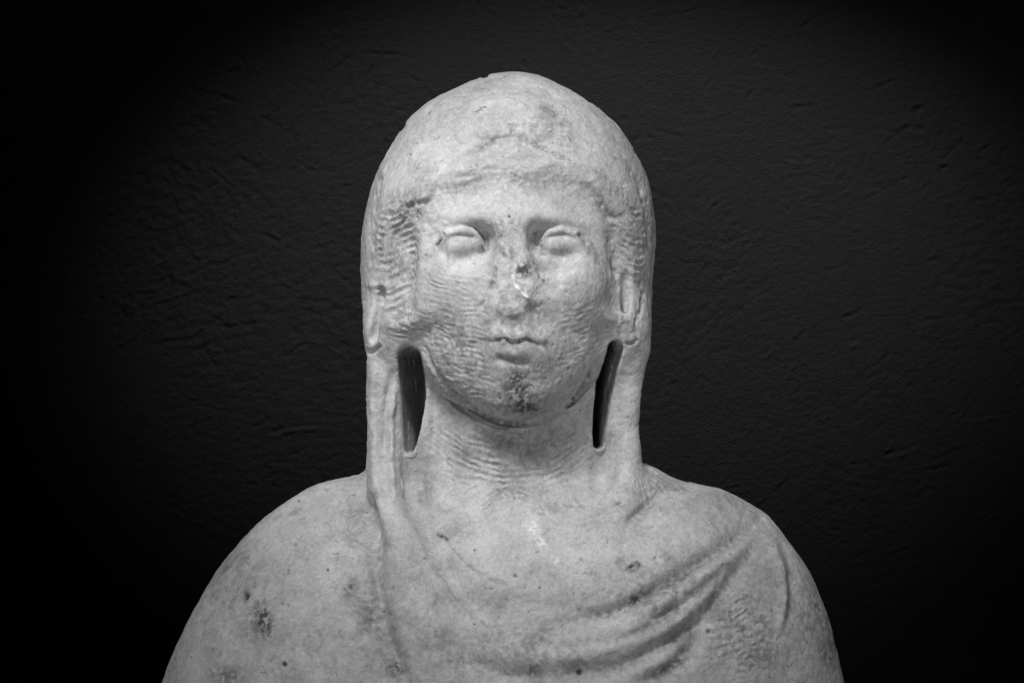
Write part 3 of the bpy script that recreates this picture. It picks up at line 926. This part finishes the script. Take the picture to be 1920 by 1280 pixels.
# patches of rough trowel scratches, running in a few slanted directions
for k, (angle, sc_, amp) in enumerate(((0.15, 0.007, 0.0016), (0.75, 0.006, 0.0015), (-0.65, 0.006, 0.0014), (0.35, 0.004, 0.0012))):
    patch = sstep(0.0, 0.45, fbm(fx, o, fz, 0.16, 2, 6 + 3 * k) + (0.22 * np.exp(-((fx + 0.36) ** 2 + (fz - 0.2) ** 2) / 0.06)))
    uu = fx * math.cos(angle) + fz * math.sin(angle); vv = -fx * math.sin(angle) + fz * math.cos(angle)
    n = fbm(uu * 0.42, o, vv, sc_, 3, 11 + 2 * k, 0.6)
    hw += amp * patch * (n - 1.2 * np.clip(n - 0.15, 0, None))
r2 = np.random.default_rng(3)
for k in range(420):                     # pits, crumbs and thin trowel scratches in the plaster
    kind = r2.random()
    if kind < 0.30:                      # pits and crumbs anywhere
        cx, cz = r2.uniform(-0.75, 0.75), r2.uniform(-0.5, 0.5)
        L, Wd, dep = r2.uniform(0.001, 0.007), r2.uniform(0.0016, 0.0030), r2.uniform(0.0010, 0.0026)
        a = r2.uniform(0, 3.1)
    elif kind < 0.75:                    # cross-hatched scratches left of the head
        cx, cz = r2.normal(-0.36, 0.15), r2.normal(0.16, 0.15)
        L, Wd, dep = r2.uniform(0.008, 0.055), r2.uniform(0.0013, 0.0022), r2.uniform(0.0007, 0.0018)
        a = r2.normal(0.45, 0.3) if r2.random() < 0.6 else r2.normal(-0.6, 0.2)
    else:
        cx, cz = r2.normal(0.42, 0.16), r2.normal(0.05, 0.2)
        L, Wd, dep = r2.uniform(0.006, 0.035), r2.uniform(0.0013, 0.0022), r2.uniform(0.0006, 0.0014)
        a = r2.normal(0.25, 0.4)
    i = np.nonzero((np.abs(fx - cx) < L + 4 * Wd) & (np.abs(fz - cz) < L + 4 * Wd))[0]
    p = (fx[i] - cx) * math.cos(a) + (fz[i] - cz) * math.sin(a); q = -(fx[i] - cx) * math.sin(a) + (fz[i] - cz) * math.cos(a)
    taper = np.exp(-(p / (0.6 * L + Wd)) ** 4) * np.clip(0.6 + 1.8 * fbm(fx[i], 0 * fx[i], fz[i], 0.008, 2, k), 0, 1.6)
    bend = 0.06 * L * np.sin(p / (0.3 * L + 0.002) + k)
    hw[i] -= dep * taper * (np.exp(-(q + bend) ** 2 / Wd ** 2) - 0.6 * np.exp(-(q + bend - 2 * Wd) ** 2 / Wd ** 2)) * (1 if r2.random() < .8 else -1)
nx_, nz_ = wx.shape
wv = np.stack([fx, -hw, fz], 1)
gi = np.arange(nx_ * nz_).reshape(nx_, nz_)
wq = np.stack([gi[:-1, :-1], gi[1:, :-1], gi[1:, 1:], gi[:-1, 1:]], 2).reshape(-1, 4)


def link_mesh(name, verts, quads, mat, parent=None, normals=None, attrs=None):
    me = bpy.data.meshes.new(name)
    me.vertices.add(len(verts)); me.vertices.foreach_set('co', np.ascontiguousarray(verts, np.float32).ravel())
    nl = quads.size
    me.loops.add(nl); me.loops.foreach_set('vertex_index', np.ascontiguousarray(quads, np.int32).ravel())
    me.polygons.add(len(quads))
    me.polygons.foreach_set('loop_start', np.arange(0, nl, 4, dtype=np.int32))
    me.update(calc_edges=True)
    me.polygons.foreach_set('use_smooth', np.ones(len(quads), bool))
    for nme, arr in (attrs or {}).items():
        at_ = me.attributes.new(nme, 'FLOAT', 'POINT'); at_.data.foreach_set('value', np.ascontiguousarray(arr, np.float32))
    if normals is not None:
        me.normals_split_custom_set_from_vertices(normals.astype(np.float32))
    me.materials.append(mat)
    ob = bpy.data.objects.new(name, me)
    col.objects.link(ob)
    if parent:
        ob.parent = parent
    return ob


wall = link_mesh('wall', wv, wq, PLASTER)
wall.location = (0, WALL_Y, 0)
wall['kind'] = 'structure'
wall['label'] = 'dark trowelled plaster wall behind the bust'
wall['category'] = 'wall'

# ----------------------------------------------------------------------------
# The bust, cut into its carved parts
# ----------------------------------------------------------------------------
fn = np.cross(P[Q[:, 2]] - P[Q[:, 0]], P[Q[:, 3]] - P[Q[:, 1]])
vn_ = np.zeros_like(P)
for k in range(4):
    for ax in range(3):
        vn_[:, ax] += np.bincount(Q[:, k], fn[:, ax], len(P))
vn_ /= np.maximum(np.linalg.norm(vn_, axis=1, keepdims=True), 1e-9)

cen = V[Q].mean(1); cn = N[Q].mean(1)
qx, qz = cen[:, 0], cen[:, 2]
ff = (cn[:, 1] < 0.15) & (cen[:, 1] < 60)
BODY, HAIR, VEIL, TUNIC, MANTLE, EYE_L, EYE_R, MOUTH = range(8)
label = np.where(qz > -258 + 0 * qx, VEIL, MANTLE)


def assign(lst, yd, val, mask=None):
    inside = poly_sd(qx, qz, pts(lst, yd)) < 0
    inside &= ff if mask is None else (ff & mask)
    label[inside] = val


# veil: hood and the strips that fall on both sides; its left edge runs on down the chest
assign([(680, 860), (690, 905), (702, 1000), (716, 1110), (738, 1190), (768, 1300), (860, 1300), (850, 1180), (806, 1040), (784, 985), (768, 930), (750, 860)], -150, VEIL)
assign([(1195, 850), (1245, 895), (1215, 948), (1172, 985), (1140, 1000), (1150, 900), (1160, 840)], -120, VEIL)
HAIRP = [(700, 560), (697, 450), (702, 390), (722, 340), (790, 335), (845, 312), (880, 288), (920, 262), (955, 250), (985, 258), (1030, 282), (1085, 312),
         (1130, 345), (1195, 360), (1212, 420), (1210, 500), (1190, 560), (1172, 640), (1140, 648), (1150, 560), (1142, 440), (1120, 395), (1085, 368),
         (1030, 354), (970, 350), (910, 352), (850, 362), (800, 378), (775, 445), (768, 530), (766, 600), (778, 645), (735, 650), (705, 600)]
assign(HAIRP, -160, HAIR)
assign([(775, 445), (800, 378), (850, 362), (910, 352), (970, 350), (1030, 354), (1085, 368), (1120, 395), (1142, 440), (1150, 560), (1140, 648), (1116, 690),
        (1113, 840), (1140, 900), (1140, 1000), (1172, 985), (1160, 1060), (1080, 1090), (975, 1092), (945, 1090), (912, 1078), (885, 1060), (855, 1030),
        (830, 1006), (800, 985), (784, 985), (768, 930), (765, 860), (796, 800), (797, 700), (790, 655), (766, 600), (768, 530)], -170, BODY)
assign([(800, 985), (830, 1006), (855, 1030), (885, 1060), (912, 1078), (945, 1090), (975, 1092), (1080, 1090), (1160, 1060), (1172, 985), (1240, 930), (1300, 960),
        (1392, 1008), (1310, 1056), (1260, 1086), (1215, 1112), (1180, 1132), (1160, 1158), (1110, 1175), (1050, 1182), (1000, 1180), (950, 1176), (905, 1162),
        (868, 1130), (836, 1090), (806, 1040), (784, 985)], -190, TUNIC)
for e_id, cx, cy in ((EYE_L, 867, 456), (EYE_R, 1053, 456)):
    assign([(cx + 47 * math.cos(t), cy + 29 * math.sin(t)) for t in np.linspace(0, 2 * math.pi, 24, endpoint=False)], -195, e_id)
assign([(903, 644), (915, 630), (938, 617), (961, 622), (985, 618), (1015, 632), (1030, 652), (1008, 664), (985, 673), (945, 671), (922, 660)], FY, MOUTH)

bust = bpy.data.objects.new('marble_bust', None)
bust.empty_display_size = 0.1
bust.location = (0, 0, lo_c[2] * S)
col.objects.link(bust)
bust['label'] = 'weathered pale marble bust of a veiled woman with broken nose before a dark wall'
bust['category'] = 'statue'
base = np.array([0, 0, lo_c[2] * S])
built = {}


def cut(name, lab, parent, text=None):
    q = Q[label == lab]
    used, inv = np.unique(q, return_inverse=True)
    ob = link_mesh(name, P[used] * S - base, inv.reshape(-1, 4), MARBLE, parent, vn_[used], {'stain_shade': stain_shade[used], 'fresh': fresh[used]})
    if text:
        ob['label'] = text
    return ob


body = cut('body', BODY, bust, 'smooth face, neck and upper chest with a broken nose')
cut('hair', HAIR, bust, 'wavy hair framing the face under the veil, chisel marked')
cut('veil', VEIL, bust, 'veil drawn over the head and falling beside the neck')
cut('tunic', TUNIC, bust, 'thin tunic across the upper chest')
cut('mantle', MANTLE, bust, 'mantle wrapped over both shoulders with gathered folds')
cut('eye', EYE_L, body); cut('eye', EYE_R, body); cut('mouth', MOUTH, body)
print('done', round(time.time() - T0, 1))
